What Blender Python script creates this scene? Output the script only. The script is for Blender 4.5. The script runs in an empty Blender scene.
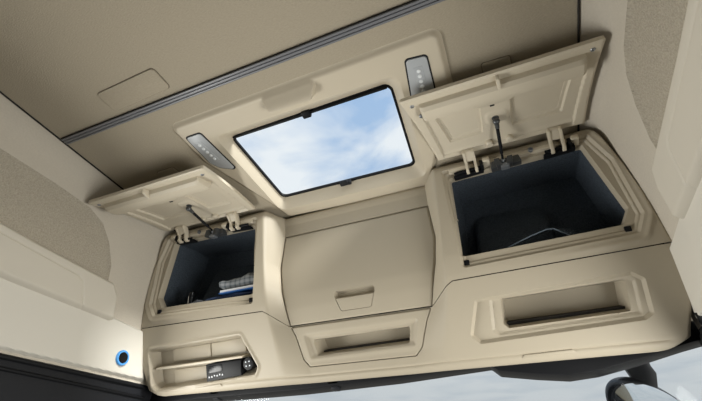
import bpy, bmesh, math, random
import numpy as np
from mathutils import Vector, Matrix

random.seed(4)
SC = bpy.context.scene
COL = SC.collection
S = 1.25                      # layout units -> metres
ZO = 1.2                      # eye height in the cab

# ------------------------------------------------------------------ camera
BAS = ((0.92067527, -0.22345267, -0.32004054),
       (0.3887532, 0.59854293, 0.7004408),
       (0.03504263, -0.7692953, 0.63793162))
cd = bpy.data.cameras.new('camera')
cam = bpy.data.objects.new('camera', cd)
COL.objects.link(cam)
cd.sensor_width = 36.0
cd.lens = 36.0 * 409.0 / 702.0
cd.clip_start = 0.02
m = Matrix.Identity(4)
for r in range(3):
    m[r][0] = BAS[r][0]; m[r][1] = -BAS[r][1]; m[r][2] = -BAS[r][2]
m[0][3] = 0.5 * S; m[1][3] = 0.0; m[2][3] = ZO
cam.matrix_world = m
SC.camera = cam

# ------------------------------------------------------------------ colour management, world, light
SC.view_settings.view_transform = 'Standard'
SC.view_settings.look = 'None'
SC.view_settings.gamma = 1.0
SC.view_settings.use_curve_mapping = False
SC.view_settings.exposure = 0.12

w = bpy.data.worlds.new('sky'); SC.world = w; w.use_nodes = True
nt = w.node_tree; nt.nodes.clear()
N = nt.nodes.new; Lk = nt.links.new
tc = N('ShaderNodeTexCoord')
sep = N('ShaderNodeSeparateXYZ'); Lk(tc.outputs['Generated'], sep.inputs[0])
# project the view direction on a cloud layer
zc = N('ShaderNodeMath'); zc.operation = 'MAXIMUM'; Lk(sep.outputs['Z'], zc.inputs[0]); zc.inputs[1].default_value = 0.12
dvx = N('ShaderNodeMath'); dvx.operation = 'DIVIDE'; Lk(sep.outputs['X'], dvx.inputs[0]); Lk(zc.outputs[0], dvx.inputs[1])
dvy = N('ShaderNodeMath'); dvy.operation = 'DIVIDE'; Lk(sep.outputs['Y'], dvy.inputs[0]); Lk(zc.outputs[0], dvy.inputs[1])
cmb = N('ShaderNodeCombineXYZ'); Lk(dvx.outputs[0], cmb.inputs[0]); Lk(dvy.outputs[0], cmb.inputs[1])
mp = N('ShaderNodeMapping'); mp.inputs['Location'].default_value = (3.1, 1.7, 0); mp.inputs['Scale'].default_value = (0.9, 1.3, 1)
Lk(cmb.outputs[0], mp.inputs[0])
nz = N('ShaderNodeTexNoise'); nz.inputs['Scale'].default_value = 2.3; nz.inputs['Detail'].default_value = 9; nz.inputs['Roughness'].default_value = 0.52
nz.inputs['Distortion'].default_value = 0.35
Lk(mp.outputs[0], nz.inputs['Vector'])
cr = N('ShaderNodeValToRGB'); cr.color_ramp.elements[0].position = 0.36; cr.color_ramp.elements[1].position = 0.56
cr.color_ramp.elements[0].color = (0, 0, 0, 1); cr.color_ramp.elements[1].color = (1, 1, 1, 1)
Lk(nz.outputs['Fac'], cr.inputs[0])
blue = N('ShaderNodeValToRGB')
e = blue.color_ramp.elements
e[0].position = 0.0; e[0].color = (0.56, 0.62, 0.68, 1)
e[1].position = 0.85; e[1].color = (0.34, 0.50, 0.74, 1)
Lk(sep.outputs['Z'], blue.inputs[0])
cl = N('ShaderNodeMix'); cl.data_type = 'RGBA'; Lk(cr.outputs[0], cl.inputs['Factor']); Lk(blue.outputs[0], cl.inputs['A'])
cl.inputs['B'].default_value = (0.80, 0.84, 0.88, 1)
gr = N('ShaderNodeMapRange'); Lk(sep.outputs['Z'], gr.inputs['Value']); gr.inputs['From Min'].default_value = -0.06; gr.inputs['From Max'].default_value = 0.04
gm = N('ShaderNodeMix'); gm.data_type = 'RGBA'; Lk(gr.outputs[0], gm.inputs['Factor'])
hz = N('ShaderNodeMapRange'); hz.interpolation_type = 'SMOOTHSTEP'; Lk(sep.outputs['Z'], hz.inputs['Value']); hz.inputs['From Min'].default_value = 0.22; hz.inputs['From Max'].default_value = 0.55
hz.inputs['To Min'].default_value = 0.22
hm = N('ShaderNodeMix'); hm.data_type = 'RGBA'; Lk(hz.outputs[0], hm.inputs['Factor']); hm.inputs['A'].default_value = (0.47, 0.50, 0.515, 1); Lk(cl.outputs['Result'], hm.inputs['B'])
gm.inputs['A'].default_value = (0.42, 0.40, 0.36, 1); Lk(hm.outputs['Result'], gm.inputs['B'])
bg = N('ShaderNodeBackground'); Lk(gm.outputs['Result'], bg.inputs['Color']); bg.inputs['Strength'].default_value = 1.0
ow = N('ShaderNodeOutputWorld'); Lk(bg.outputs[0], ow.inputs[0])


def area_light(name, loc, target, sx, sy, power, col=(1, 1, 1)):
    d = bpy.data.lights.new(name, 'AREA'); d.shape = 'RECTANGLE'
    d.size = sx * S; d.size_y = sy * S; d.energy = power; d.color = col
    o = bpy.data.objects.new(name, d); COL.objects.link(o)
    p = Vector((loc[0] * S, loc[1] * S, loc[2] * S + ZO)); t = Vector((target[0] * S, target[1] * S, target[2] * S + ZO))
    o.location = p; o.rotation_euler = (t - p).to_track_quat('-Z', 'Y').to_euler()
    return o


# daylight through the side windows and the windscreen
area_light('right_window_daylight', (1.15, 0.72, -0.02), (-0.9, 0.9, 0.6), 0.8, 0.55, 36.0, (1.0, 0.97, 0.92))
area_light('left_window_daylight', (-1.15, 0.72, -0.02), (0.9, 0.9, 0.6), 0.8, 0.55, 42.0, (1.0, 0.97, 0.92))
# high hazy sun that comes in through the sunroof
sd_ = bpy.data.lights.new('sun', 'SUN'); sd_.energy = 5.0; sd_.angle = math.radians(14); sd_.color = (1.0, 0.98, 0.95)
sun = bpy.data.objects.new('sun', sd_); COL.objects.link(sun)
sun.rotation_euler = Vector((-1.5, 0.62, -1.0)).to_track_quat('-Z', 'Y').to_euler()

# ------------------------------------------------------------------ materials
def mat(name, col, rough=0.5, metal=0.0, bump=0.0, bscale=300.0, spec=0.4, var=0.0, bdist=0.002, kind='noise'):
    M = bpy.data.materials.new(name); M.use_nodes = True
    n = M.node_tree; b = n.nodes['Principled BSDF']
    b.inputs['Base Color'].default_value = (*col, 1)
    b.inputs['Roughness'].default_value = rough
    b.inputs['Metallic'].default_value = metal
    b.inputs['Specular IOR Level'].default_value = spec
    if bump or var:
        t = n.nodes.new('ShaderNodeTexCoord')
        if kind == 'voronoi':
            x = n.nodes.new('ShaderNodeTexVoronoi'); x.inputs['Scale'].default_value = bscale; h = x.outputs['Distance']
        elif kind == 'weave':
            mpn = n.nodes.new('ShaderNodeMapping'); mpn.inputs['Scale'].default_value = (1.0, 2.6, 2.0); mpn.inputs['Rotation'].default_value = (0, 0, 0.5)
            n.links.new(t.outputs['Object'], mpn.inputs[0])
            x = n.nodes.new('ShaderNodeTexNoise'); x.inputs['Scale'].default_value = bscale; x.inputs['Detail'].default_value = 2; h = x.outputs['Fac']
        else:
            x = n.nodes.new('ShaderNodeTexNoise'); x.inputs['Scale'].default_value = bscale; x.inputs['Detail'].default_value = 3; h = x.outputs['Fac']
        n.links.new((mpn.outputs[0] if kind == 'weave' else t.outputs['Object']), x.inputs['Vector'])
        if bump:
            bp = n.nodes.new('ShaderNodeBump'); bp.inputs['Strength'].default_value = bump; bp.inputs['Distance'].default_value = bdist
            n.links.new(h, bp.inputs['Height']); n.links.new(bp.outputs[0], b.inputs['Normal'])
        if var:
            r = n.nodes.new('ShaderNodeMapRange'); r.inputs['To Min'].default_value = 1 - var; r.inputs['To Max'].default_value = 1 + var
            n.links.new(h, r.inputs['Value'])
            hs = n.nodes.new('ShaderNodeHueSaturation'); hs.inputs['Color'].default_value = (*col, 1)
            n.links.new(r.outputs[0], hs.inputs['Value']); n.links.new(hs.outputs[0], b.inputs['Base Color'])
    return M


M = {}
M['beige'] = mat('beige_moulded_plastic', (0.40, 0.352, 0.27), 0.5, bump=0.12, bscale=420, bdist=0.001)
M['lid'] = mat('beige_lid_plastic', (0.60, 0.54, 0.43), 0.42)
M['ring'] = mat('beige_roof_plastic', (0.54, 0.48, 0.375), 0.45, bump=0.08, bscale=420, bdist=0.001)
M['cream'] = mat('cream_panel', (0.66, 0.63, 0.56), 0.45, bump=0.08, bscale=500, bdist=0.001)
M['cushion'] = mat('cream_padded_vinyl', (0.60, 0.56, 0.48), 0.55, bump=0.15, bscale=350, bdist=0.001)
M['headliner'] = mat('taupe_headliner_fabric', (0.37, 0.325, 0.25), 0.95, bump=0.6, bscale=120, spec=0.1, var=0.14, kind='weave')
M['wallcloth'] = mat('cream_wall_vinyl', (0.54, 0.495, 0.42), 0.8, bump=0.5, bscale=150, spec=0.2, var=0.07)
M['inset'] = mat('taupe_textured_fabric', (0.42, 0.38, 0.31), 0.92, bump=1.0, bscale=85, spec=0.15, var=0.34, kind='weave', bdist=0.004)
M['black'] = mat('black_plastic', (0.008, 0.0085, 0.010), 0.5, spec=0.15)
M['dark'] = mat('dark_gap_rubber', (0.02, 0.018, 0.016), 0.8)
M['gunmetal'] = mat('gunmetal', (0.09, 0.095, 0.10), 0.35, metal=0.6)
M['joint'] = mat('brown_joint', (0.16, 0.135, 0.10), 0.9)
M['blackgloss'] = mat('gloss_black', (0.008, 0.009, 0.011), 0.25, spec=0.25)
M['charcoal'] = mat('charcoal_trim', (0.016, 0.017, 0.020), 0.55, spec=0.2)
M['carpet'] = mat('navy_carpet', (0.065, 0.08, 0.10), 1.0, bump=1.0, bscale=160, spec=0.05, var=0.5, bdist=0.006)
M['steel'] = mat('brushed_grey_metal', (0.30, 0.32, 0.35), 0.38, metal=0.7)
M['rail'] = mat('grey_anodised_rail', (0.17, 0.175, 0.19), 0.4, metal=0.1)
M['lamp'] = mat('silver_lamp_plastic', (0.42, 0.44, 0.46), 0.4, metal=0.1)
M['led'] = mat('clear_lamp_lens', (0.75, 0.78, 0.8), 0.12)
M['chrome'] = mat('bright_chrome', (0.85, 0.86, 0.88), 0.1, metal=1.0)
M['denim'] = mat('navy_denim', (0.028, 0.05, 0.115), 0.95, bump=0.6, bscale=200, var=0.35)
M['greycloth'] = mat('dark_grey_cloth', (0.07, 0.075, 0.085), 0.95, bump=0.6, bscale=200, var=0.2)
M['paper'] = mat('white_paper', (0.75, 0.77, 0.8), 0.6)
M['bookblue'] = mat('blue_cover', (0.03, 0.14, 0.45), 0.4)
M['blue'] = mat('blue_ring_plastic', (0.10, 0.36, 0.80), 0.3)
M['white'] = mat('white_print', (0.7, 0.72, 0.75), 0.5)
M['mirror'] = mat('mirror_silver', (0.85, 0.88, 0.9), 0.04, metal=1.0)


def glass(name, tint, fac):
    g = bpy.data.materials.new(name); g.use_nodes = True; n = g.node_tree; n.nodes.clear()
    tr = n.nodes.new('ShaderNodeBsdfTransparent'); tr.inputs[0].default_value = (*tint, 1)
    gl = n.nodes.new('ShaderNodeBsdfGlossy'); gl.inputs['Roughness'].default_value = 0.03
    mx = n.nodes.new('ShaderNodeMixShader'); mx.inputs[0].default_value = fac
    o = n.nodes.new('ShaderNodeOutputMaterial')
    n.links.new(tr.outputs[0], mx.inputs[1]); n.links.new(gl.outputs[0], mx.inputs[2]); n.links.new(mx.outputs[0], o.inputs[0])
    return g


M['glass'] = glass('clear_window_glass', (0.97, 0.98, 0.98), 0.006)
g = bpy.data.materials.new('clear_plastic_film'); g.use_nodes = True; n = g.node_tree; b = n.nodes['Principled BSDF']
b.inputs['Base Color'].default_value = (0.22, 0.28, 0.36, 1); b.inputs['Roughness'].default_value = 0.2; b.inputs['Alpha'].default_value = 0.40
M['film'] = g
g = g.copy(); g.name = 'clear_plastic_edge'; g.node_tree.nodes['Principled BSDF'].inputs['Alpha'].default_value = 0.6
M['filmedge'] = g

pl = bpy.data.materials.new('grey_plaid_wool'); pl.use_nodes = True
n = pl.node_tree; b = n.nodes['Principled BSDF']; b.inputs['Roughness'].default_value = 0.95
t = n.nodes.new('ShaderNodeTexCoord')
acc = None
for ax, sc in (('X', 11.0), ('Z', 16.0)):
    wv = n.nodes.new('ShaderNodeTexWave'); wv.bands_direction = ax; wv.inputs['Scale'].default_value = sc; wv.inputs['Distortion'].default_value = 0.2
    n.links.new(t.outputs['Object'], wv.inputs['Vector'])
    rp = n.nodes.new('ShaderNodeMapRange'); rp.inputs['From Min'].default_value = 0.55; rp.inputs['From Max'].default_value = 0.85
    n.links.new(wv.outputs['Fac'], rp.inputs['Value'])
    if acc is None: acc = rp.outputs[0]
    else:
        ad = n.nodes.new('ShaderNodeMath'); ad.operation = 'ADD'; ad.use_clamp = False
        n.links.new(acc, ad.inputs[0]); n.links.new(rp.outputs[0], ad.inputs[1]); acc = ad.outputs[0]
hf = n.nodes.new('ShaderNodeMath'); hf.operation = 'MULTIPLY'; hf.inputs[1].default_value = 0.5; n.links.new(acc, hf.inputs[0])
mixp = n.nodes.new('ShaderNodeMix'); mixp.data_type = 'RGBA'
mixp.inputs['A'].default_value = (0.30, 0.32, 0.34, 1); mixp.inputs['B'].default_value = (0.10, 0.12, 0.14, 1)
n.links.new(hf.outputs[0], mixp.inputs['Factor']); n.links.new(mixp.outputs['Result'], b.inputs['Base Color'])
M['plaid'] = pl

# ------------------------------------------------------------------ object helpers
class T:
    """a top-level thing: an empty at its base, parts hang below it"""
    def __init__(s, name, loc, label, cat, group=None, kind=None):
        s.o = bpy.data.objects.new(name, None); COL.objects.link(s.o); s.o.empty_display_size = 0.05
        s.loc = np.array(loc, float)
        s.o.location = (loc[0] * S, loc[1] * S, loc[2] * S + ZO)
        s.o['label'] = label; s.o['category'] = cat
        if group: s.o['group'] = group
        if kind: s.o['kind'] = kind


class P:
    """a part already linked, to hang sub-parts on"""
    def __init__(s, o, loc): s.o = o; s.loc = loc


def link(name, me, mats, parent, loc, label):
    for x in (mats if isinstance(mats, (list, tuple)) else [mats]):
        me.materials.append(M[x])
    o = bpy.data.objects.new(name, me); COL.objects.link(o)
    if parent is not None: o.parent = parent.o
    else: o.location = (loc[0] * S, loc[1] * S, loc[2] * S + ZO)
    if label: o['label'] = label
    return P(o, loc)


def obj(name, vf, mats, parent=None, loc=None, label=None, cat=None, group=None, kind=None, ang=35, matidx=None, smooth=True):
    v, f = vf
    v = np.asarray(v, float)
    if parent is not None: loc = parent.loc
    elif loc is None: loc = np.array([v[:, 0].mean(), v[:, 1].mean(), v[:, 2].min()])
    loc = np.array(loc, float)
    me = bpy.data.meshes.new(name)
    me.from_pydata(((v - loc) * S).tolist(), [], f)
    if matidx is not None: me.polygons.foreach_set('material_index', np.asarray(matidx, dtype=np.int32))
    bm = bmesh.new(); bm.from_mesh(me); bmesh.ops.recalc_face_normals(bm, faces=bm.faces)
    bm.to_mesh(me); bm.free()
    if smooth:
        me.polygons.foreach_set('use_smooth', [True] * len(me.polygons))
        me.set_sharp_from_angle(angle=math.radians(ang))
    me.update()
    p = link(name, me, mats, parent, loc, label)
    if cat: p.o['category'] = cat
    if group: p.o['group'] = group
    if kind: p.o['kind'] = kind
    return p


def join(*vfs):
    V = []; F = []
    for v, f in vfs:
        k = len(V); V.extend([tuple(map(float, q)) for q in v]); F.extend([tuple(i + k for i in g) for g in f])
    return V, F


def bmvf(bm):
    bm.verts.ensure_lookup_table(); bm.verts.index_update()
    r = [tuple(v.co) for v in bm.verts], [tuple(v.index for v in f.verts) for f in bm.faces]
    bm.free(); return r


def box(u0, u1, y0, y1, z0, z1, bev=0.003, seg=2):
    bm = bmesh.new(); bmesh.ops.create_cube(bm, size=1)
    for v in bm.verts:
        v.co = (((u0 + u1) / 2 + v.co.x * (u1 - u0)), ((y0 + y1) / 2 + v.co.y * (y1 - y0)), ((z0 + z1) / 2 + v.co.z * (z1 - z0)))
    if bev: bmesh.ops.bevel(bm, geom=bm.edges[:], offset=bev, segments=seg, affect='EDGES', profile=0.5)
    return bmvf(bm)


def prism(poly, fn, lo, hi, bev=0.0, seg=2):
    """polygon (p, q) extruded along a third axis: fn(p, q, e) -> point"""
    bm = bmesh.new()
    a = [bm.verts.new(fn(p, q, lo)) for p, q in poly]; c = [bm.verts.new(fn(p, q, hi)) for p, q in poly]
    k = len(poly)
    bm.faces.new(a); bm.faces.new(c[::-1])
    for i in range(k): bm.faces.new((a[i], c[i], c[(i + 1) % k], a[(i + 1) % k]))
    bmesh.ops.recalc_face_normals(bm, faces=bm.faces)
    if bev: bmesh.ops.bevel(bm, geom=bm.edges[:], offset=bev, segments=seg, affect='EDGES', profile=0.5)
    return bmvf(bm)


def tube(pts, rad, nseg=14):
    pts = [Vector(p) for p in pts]; k = len(pts)
    if not hasattr(rad, '__len__'): rad = [rad] * k
    V = []; F = []; up = None
    for i, p in enumerate(pts):
        d = (pts[min(i + 1, k - 1)] - pts[max(i - 1, 0)]).normalized()
        if up is None: up = d.orthogonal().normalized()
        up = (up - d * up.dot(d)).normalized(); sd = d.cross(up)
        for j in range(nseg):
            an = 2 * math.pi * j / nseg
            V.append(tuple(p + (up * math.cos(an) + sd * math.sin(an)) * rad[i]))
    for i in range(k - 1):
        for j in range(nseg):
            F.append((i * nseg + j, i * nseg + (j + 1) % nseg, (i + 1) * nseg + (j + 1) % nseg, (i + 1) * nseg + j))
    F.append(tuple(range(nseg))); F.append(tuple(range((k - 1) * nseg, k * nseg)))
    return V, F


def lathe(c, axis, prof, nseg=28):
    """prof: list of (radius, height along axis) from c"""
    c = Vector(c); d = Vector(axis).normalized(); x = d.orthogonal().normalized(); y = d.cross(x)
    V = []; F = []
    for r, h in prof:
        for j in range(nseg):
            an = 2 * math.pi * j / nseg
            V.append(tuple(c + d * h + (x * math.cos(an) + y * math.sin(an)) * max(r, 1e-5)))
    k = len(prof)
    for i in range(k - 1):
        for j in range(nseg):
            F.append((i * nseg + j, i * nseg + (j + 1) % nseg, (i + 1) * nseg + (j + 1) % nseg, (i + 1) * nseg + j))
    F.append(tuple(range(nseg))); F.append(tuple(range((k - 1) * nseg, k * nseg)))
    return V, F


def ball(c, r, sx=1, sy=1, sz=1):
    bm = bmesh.new(); bmesh.ops.create_uvsphere(bm, u_segments=20, v_segments=12, radius=r)
    for v in bm.verts: v.co = (c[0] + v.co.x * sx, c[1] + v.co.y * sy, c[2] + v.co.z * sz)
    return bmvf(bm)


# ------------------------------------------------------------------ 2-D shapes
def ccw(poly):
    p = [np.array(q, float) for q in poly]
    A = sum(p[i][0] * p[(i + 1) % len(p)][1] - p[(i + 1) % len(p)][0] * p[i][1] for i in range(len(p)))
    return p if A > 0 else p[::-1]


def inset(poly, d):
    p = ccw(poly); k = len(p); L = []
    for i in range(k):
        a, b2 = p[i], p[(i + 1) % k]; e2 = (b2 - a) / np.linalg.norm(b2 - a); nn = np.array([-e2[1], e2[0]])
        L.append((a + nn * d, e2))
    out = []
    for i in range(k):
        (a, e1), (b2, e2) = L[i - 1], L[i]
        den = e1[0] * e2[1] - e1[1] * e2[0]
        if abs(den) < 1e-9: out.append(b2); continue
        t2 = ((b2 - a)[0] * e2[1] - (b2 - a)[1] * e2[0]) / den
        out.append(a + e1 * t2)
    return out


def sdpoly(U, Q, poly):
    p = [np.array(q, float) for q in poly]; k = len(p)
    d = np.full(U.shape, 1e9); s = np.ones(U.shape)
    j = k - 1
    for i in range(k):
        e2 = p[j] - p[i]; wx = U - p[i][0]; wy = Q - p[i][1]
        tt = np.clip((wx * e2[0] + wy * e2[1]) / e2.dot(e2), 0, 1)
        d = np.minimum(d, (wx - e2[0] * tt) ** 2 + (wy - e2[1] * tt) ** 2)
        c1 = Q >= p[i][1]; c2 = Q < p[j][1]; c3 = e2[0] * wy > e2[1] * wx
        fl = (c1 & c2 & c3) | (~c1 & ~c2 & ~c3)
        s = np.where(fl, -s, s); j = i
    return s * np.sqrt(d)


def rpoly(poly, r=0.0, grow=0.0):
    q = inset(poly, r) if r else ccw(poly)
    return lambda U, Q: sdpoly(U, Q, q) - r - grow


def routline(poly, r, seg=5):
    p = ccw(poly)
    if r <= 0: return [tuple(x) for x in p]
    c = inset(p, r); out = []; k = len(p)
    for i in range(k):
        e1 = p[i] - p[i - 1]; e2 = p[(i + 1) % k] - p[i]
        a1 = math.atan2(-e1[0], e1[1]) + 0; n1 = np.array([e1[1], -e1[0]]) / np.linalg.norm(e1); n2 = np.array([e2[1], -e2[0]]) / np.linalg.norm(e2)
        a1 = math.atan2(n1[1], n1[0]); a2 = math.atan2(n2[1], n2[0])
        da = (a2 - a1 + math.pi) % (2 * math.pi) - math.pi
        for s2 in range(seg + 1):
            a = a1 + da * s2 / seg
            out.append((c[i][0] + r * math.cos(a), c[i][1] + r * math.sin(a)))
    return out


def plate(poly, r, fn, d_back, d_front, bev=0.002, seg=5):
    """rounded plate: outline swept from d_back to d_front with a softened front edge; fn(p, q, d) -> point"""
    b2 = min(bev, r * 0.9) if r > 0 else bev
    sg = 1 if d_front > d_back else -1
    rings = [(routline(poly, r, seg), d_back), (routline(poly, r, seg), d_front - sg * b2)]
    for an in (45, 90):
        ins = b2 * (1 - math.cos(math.radians(an)))
        rings.append((routline(inset(poly, ins), max(r - ins, 1e-5), seg), d_front - sg * b2 * (1 - math.sin(math.radians(an)))))
    V = []; F = []; k = len(rings[0][0])
    for o2, d in rings:
        for p, q in o2: V.append(tuple(fn(p, q, d)))
    for i in range(len(rings) - 1):
        for j in range(k): F.append((i * k + j, i * k + (j + 1) % k, (i + 1) * k + (j + 1) % k, (i + 1) * k + j))
    F.append(tuple(range(k))[::-1]); F.append(tuple(range((len(rings) - 1) * k, len(rings) * k)))
    return V, F


def ss(x):
    x = np.clip(x, 0, 1); return x * x * (3 - 2 * x)


def dip(sd, d, wd):
    """a recess of depth d whose wall takes the width wd inside the outline"""
    return d * ss(-sd / wd)


def relief(prange, qrange, step, fn, depth, keep, snaps=(), skirt=0.01, cap=None, mats=None):
    """a moulded surface: dense grid over (p, q), pushed by depth(), trimmed by keep() < 0 on the outline; fn(P, Q, D) -> X, Y, Z"""
    nx = int(round((prange[1] - prange[0]) / step)) + 1; ny = int(round((qrange[1] - qrange[0]) / step)) + 1
    U, Q = np.meshgrid(np.linspace(*prange, nx), np.linspace(*qrange, ny))
    h = step * 0.25
    for sd in list(snaps) + [keep]:
        s0 = sd(U, Q); gx = (sd(U + h, Q) - sd(U - h, Q)) / (2 * h); gy = (sd(U, Q + h) - sd(U, Q - h)) / (2 * h)
        g2 = np.maximum(gx * gx + gy * gy, 0.2)
        mk = np.abs(s0) < step * 0.72
        U = np.where(mk, U - s0 * gx / g2, U); Q = np.where(mk, Q - s0 * gy / g2, Q)
    D = depth(U, Q)
    X, Y, Z = fn(U, Q, D)
    ids = np.arange(nx * ny).reshape(ny, nx)
    q4 = np.stack([ids[:-1, :-1], ids[:-1, 1:], ids[1:, 1:], ids[1:, :-1]], -1).reshape(-1, 4)
    uc = U.ravel()[q4].mean(1); qc = Q.ravel()[q4].mean(1)
    ok = keep(uc, qc) < 0
    q4 = q4[ok]; uc = uc[ok]; qc = qc[ok]
    used = np.unique(q4); mp2 = -np.ones(nx * ny, int); mp2[used] = np.arange(len(used))
    V = np.stack([X.ravel()[used], Y.ravel()[used], Z.ravel()[used]], 1).tolist()
    F = mp2[q4]
    mi = mats(uc, qc).astype(int) if mats is not None else np.zeros(len(F), int)
    faces = [tuple(x) for x in F.tolist()]; mi = mi.tolist()
    ed = {}
    for x in faces:
        for i in range(4):
            a, b2 = x[i], x[(i + 1) % 4]
            ed[(a, b2)] = 1
    bnd = [(a, b2) for (a, b2) in ed if (b2, a) not in ed]
    uu = U.ravel()[used]; qq = Q.ravel()[used]; dd = D.ravel()[used]
    if cap is not None:
        Xc, Yc, Zc = fn(uu, qq, np.full(uu.shape, cap)); k = len(V)
        V += np.stack([Xc, Yc, Zc], 1).tolist()
        nf = len(faces)
        faces += [tuple(i + k for i in x[::-1]) for x in faces[:nf]]; mi += mi[:nf]
        for a, b2 in bnd: faces.append((b2, a, a + k, b2 + k)); mi.append(0)
    elif skirt:
        bv = sorted({a for e2 in bnd for a in e2}); k = len(V); mb = {a: k + i for i, a in enumerate(bv)}
        bi = np.array(bv)
        Xs, Ys, Zs = fn(uu[bi], qq[bi], dd[bi] + skirt)
        V += np.stack([Xs, Ys, Zs], 1).tolist()
        for a, b2 in bnd: faces.append((b2, a, mb[a], mb[b2])); mi.append(0)
    return (V, faces), mi


# ------------------------------------------------------------------ the roof lining and the side walls
def wall_a(z):
    zs = [-0.7, 0.0, 0.4, 0.6, 0.75, 0.84, 0.95, 0.985, 1.0]
    aa = [0.94, 0.92, 0.91, 0.90, 0.88, 0.866, 0.846, 0.826, 0.79]
    zz = np.linspace(-0.7, 1.0, 1701); a = np.interp(zz, zs, aa)
    kk = np.exp(-0.5 * (np.arange(-30, 31) / 11.0) ** 2); kk /= kk.sum()
    a2 = np.convolve(np.pad(a, 30, mode='edge'), kk, 'valid')
    a2 = np.where(zz > 0.985, np.minimum(a2, a + 0.004), a2)
    return np.interp(z, zz, a2)


Y0, Y1 = -0.75, 1.42
RP = lambda y0, y1, u0, u1: [(u0, y0), (u1, y0), (u1, y1), (u0, y1)]
# sunroof opening through the lining
HOLE = rpoly([(-0.37, 0.58), (0.43, 0.58), (0.42, 0.70), (0.30, 1.04), (-0.27, 1.04), (-0.35, 0.72)], 0.02)
(v, mi) = relief((-0.80, 0.80), (Y0, Y1), 0.02, lambda U, Q, D: (U, Q, 1.0 + D), lambda U, Q: 0 * U,
                 lambda U, Q: -HOLE(U, Q), skirt=0.02)
obj('ceiling', v, 'headliner', loc=(0, 0.3, 1.0), label='taupe woven fabric roof lining of the cab', cat='ceiling', kind='structure')

INS = [(-0.8, 0.87), (0.36, 0.887), (0.56, 0.897), (0.69, 0.896), (0.76, 0.876), (0.82, 0.83), (0.875, 0.762), (0.897, 0.70), (0.90, 0.63), (-0.8, 0.60)]
ins_sd = rpoly(INS, 0.012)
for s, nm in ((-1, 'wall_left'), (1, 'wall_right')):
    fn = lambda Yv, Q, D, s=s: (s * (wall_a(Q) + D), Yv, Q)
    (v, mi) = relief((Y0, Y1), (0.30, 1.0), 0.005, fn, lambda U, Q: dip(ins_sd(U, Q), 0.008, 0.010), lambda U, Q: np.maximum(rpoly([(Y0, 0.3), (Y1, 0.3), (Y1, 1.0), (Y0, 1.0)])(U, Q) - 1e-4, np.minimum(U - 1.27, 0.50 - Q)),
                     snaps=(ins_sd,), skirt=0.03, mats=lambda u, q: (ins_sd(u, q) < 0) * 1)
    obj(nm, v, ['wallcloth', 'inset'], loc=(s * 0.9, 0.3, 0.3), label=('left' if s < 0 else 'right') + ' cab side wall in cream vinyl with a taupe fabric inset', cat='wall', kind='structure', matidx=mi)
    g = tube([(s * 0.7915, y, 0.9985) for y in (Y0, 0.3, Y1)], 0.0028, 8)
    obj('trim_1' if s < 0 else 'trim_2', g, 'dark', label='dark seam where the roof lining meets the ' + ('left' if s < 0 else 'right') + ' wall', cat='trim', kind='structure')

# light block added behind console; unseen back wall and floor, dark to cut bounce
obj('wall_light_block', box(-1.0, 1.0, 1.40, 1.44, 0.46, 1.12, 0.0), 'charcoal', kind='structure', label='dark sheet added behind the overhead console to block outside light', cat='wall', smooth=False)
obj('wall_back', box(-1.0, 1.0, -0.80, -0.75, -1.1, 1.02, 0.0), 'charcoal', kind='structure', label='unseen back wall of the cab, darkened to cut bounced light', cat='wall', smooth=False)
obj('floor', box(-1.0, 1.0, -0.80, 1.7, -1.15, -1.1, 0.0), 'charcoal', kind='structure', label='unseen cab floor, darkened to cut bounced light', cat='floor', smooth=False)

# padded cushion and lower cream panel along each wall
CU = [(-0.75, 0.70), (0.60, 0.703), (0.91, 0.712), (0.955, 0.672), (0.985, 0.59), (0.965, 0.576), (0.60, 0.552), (-0.75, 0.53)]
cu_sd = rpoly(CU, 0.008)
CS = [(-0.9, 0.664), (0.77, 0.664), (0.795, 0.655), (0.845, 0.575), (0.85, 0.45), (-0.9, 0.45)]
cs_sd = rpoly(CS, 0.004)
LP = [(-0.75, 0.575), (1.135, 0.612), (1.225, 0.440), (0.70, 0.384), (-0.75, 0.30)]
lp_sd = rpoly(LP, 0.006)
for s in (-1, 1):
    fn = lambda Yv, Q, D, s=s: (s * (wall_a(Q) + D), Yv, Q)
    side = 'left' if s < 0 else 'right'
    (v, mi) = relief((-0.76, 1.0), (0.52, 0.73), 0.003, fn,
                     lambda U, Q: 0.004 - 0.034 * np.sqrt(ss(-cu_sd(U, Q) / 0.022)) + 0.0035 * np.exp(-(cs_sd(U, Q) / 0.0022) ** 2), cu_sd, skirt=0.012)
    obj('wall_cushion', v, 'cushion', loc=(s * 0.89, 0.3, 0.54), label='long padded cream cushion on the %s side wall, under the fabric inset' % side, cat='cushion')
    (v, mi) = relief((-0.76, 1.24), (0.28, 0.63), 0.004, fn, lambda U, Q: 0.004 - 0.017 * ss(-lp_sd(U, Q) / 0.012), lp_sd, skirt=0.015)
    obj('side_panel', v, 'cream', loc=(s * 0.9, 0.3, 0.3), label='smooth cream trim panel below the padded cushion on the %s side wall' % side, cat='panel')

# push switch with a blue ring on the left panel
nx_ = Vector((1, 0, 0.02))
ct = Vector((-(wall_a(0.487)) + 0.013, 1.078, 0.487))
sw = T('round_switch', ct, 'round black switch with a bright blue ring on the cream left side panel', 'switch')
obj('ring', lathe(ct, nx_, [(0.025, -0.004), (0.0275, 0.0), (0.0275, 0.004), (0.0255, 0.007), (0.020, 0.007), (0.019, 0.004), (0.019, -0.004)]), 'blue', sw, label='blue ring')
obj('button', lathe(ct, nx_, [(0.019, -0.004), (0.019, 0.006), (0.0165, 0.009), (0.007, 0.0078), (0.0, 0.0075)]), 'black', sw, label='black push button')

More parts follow.
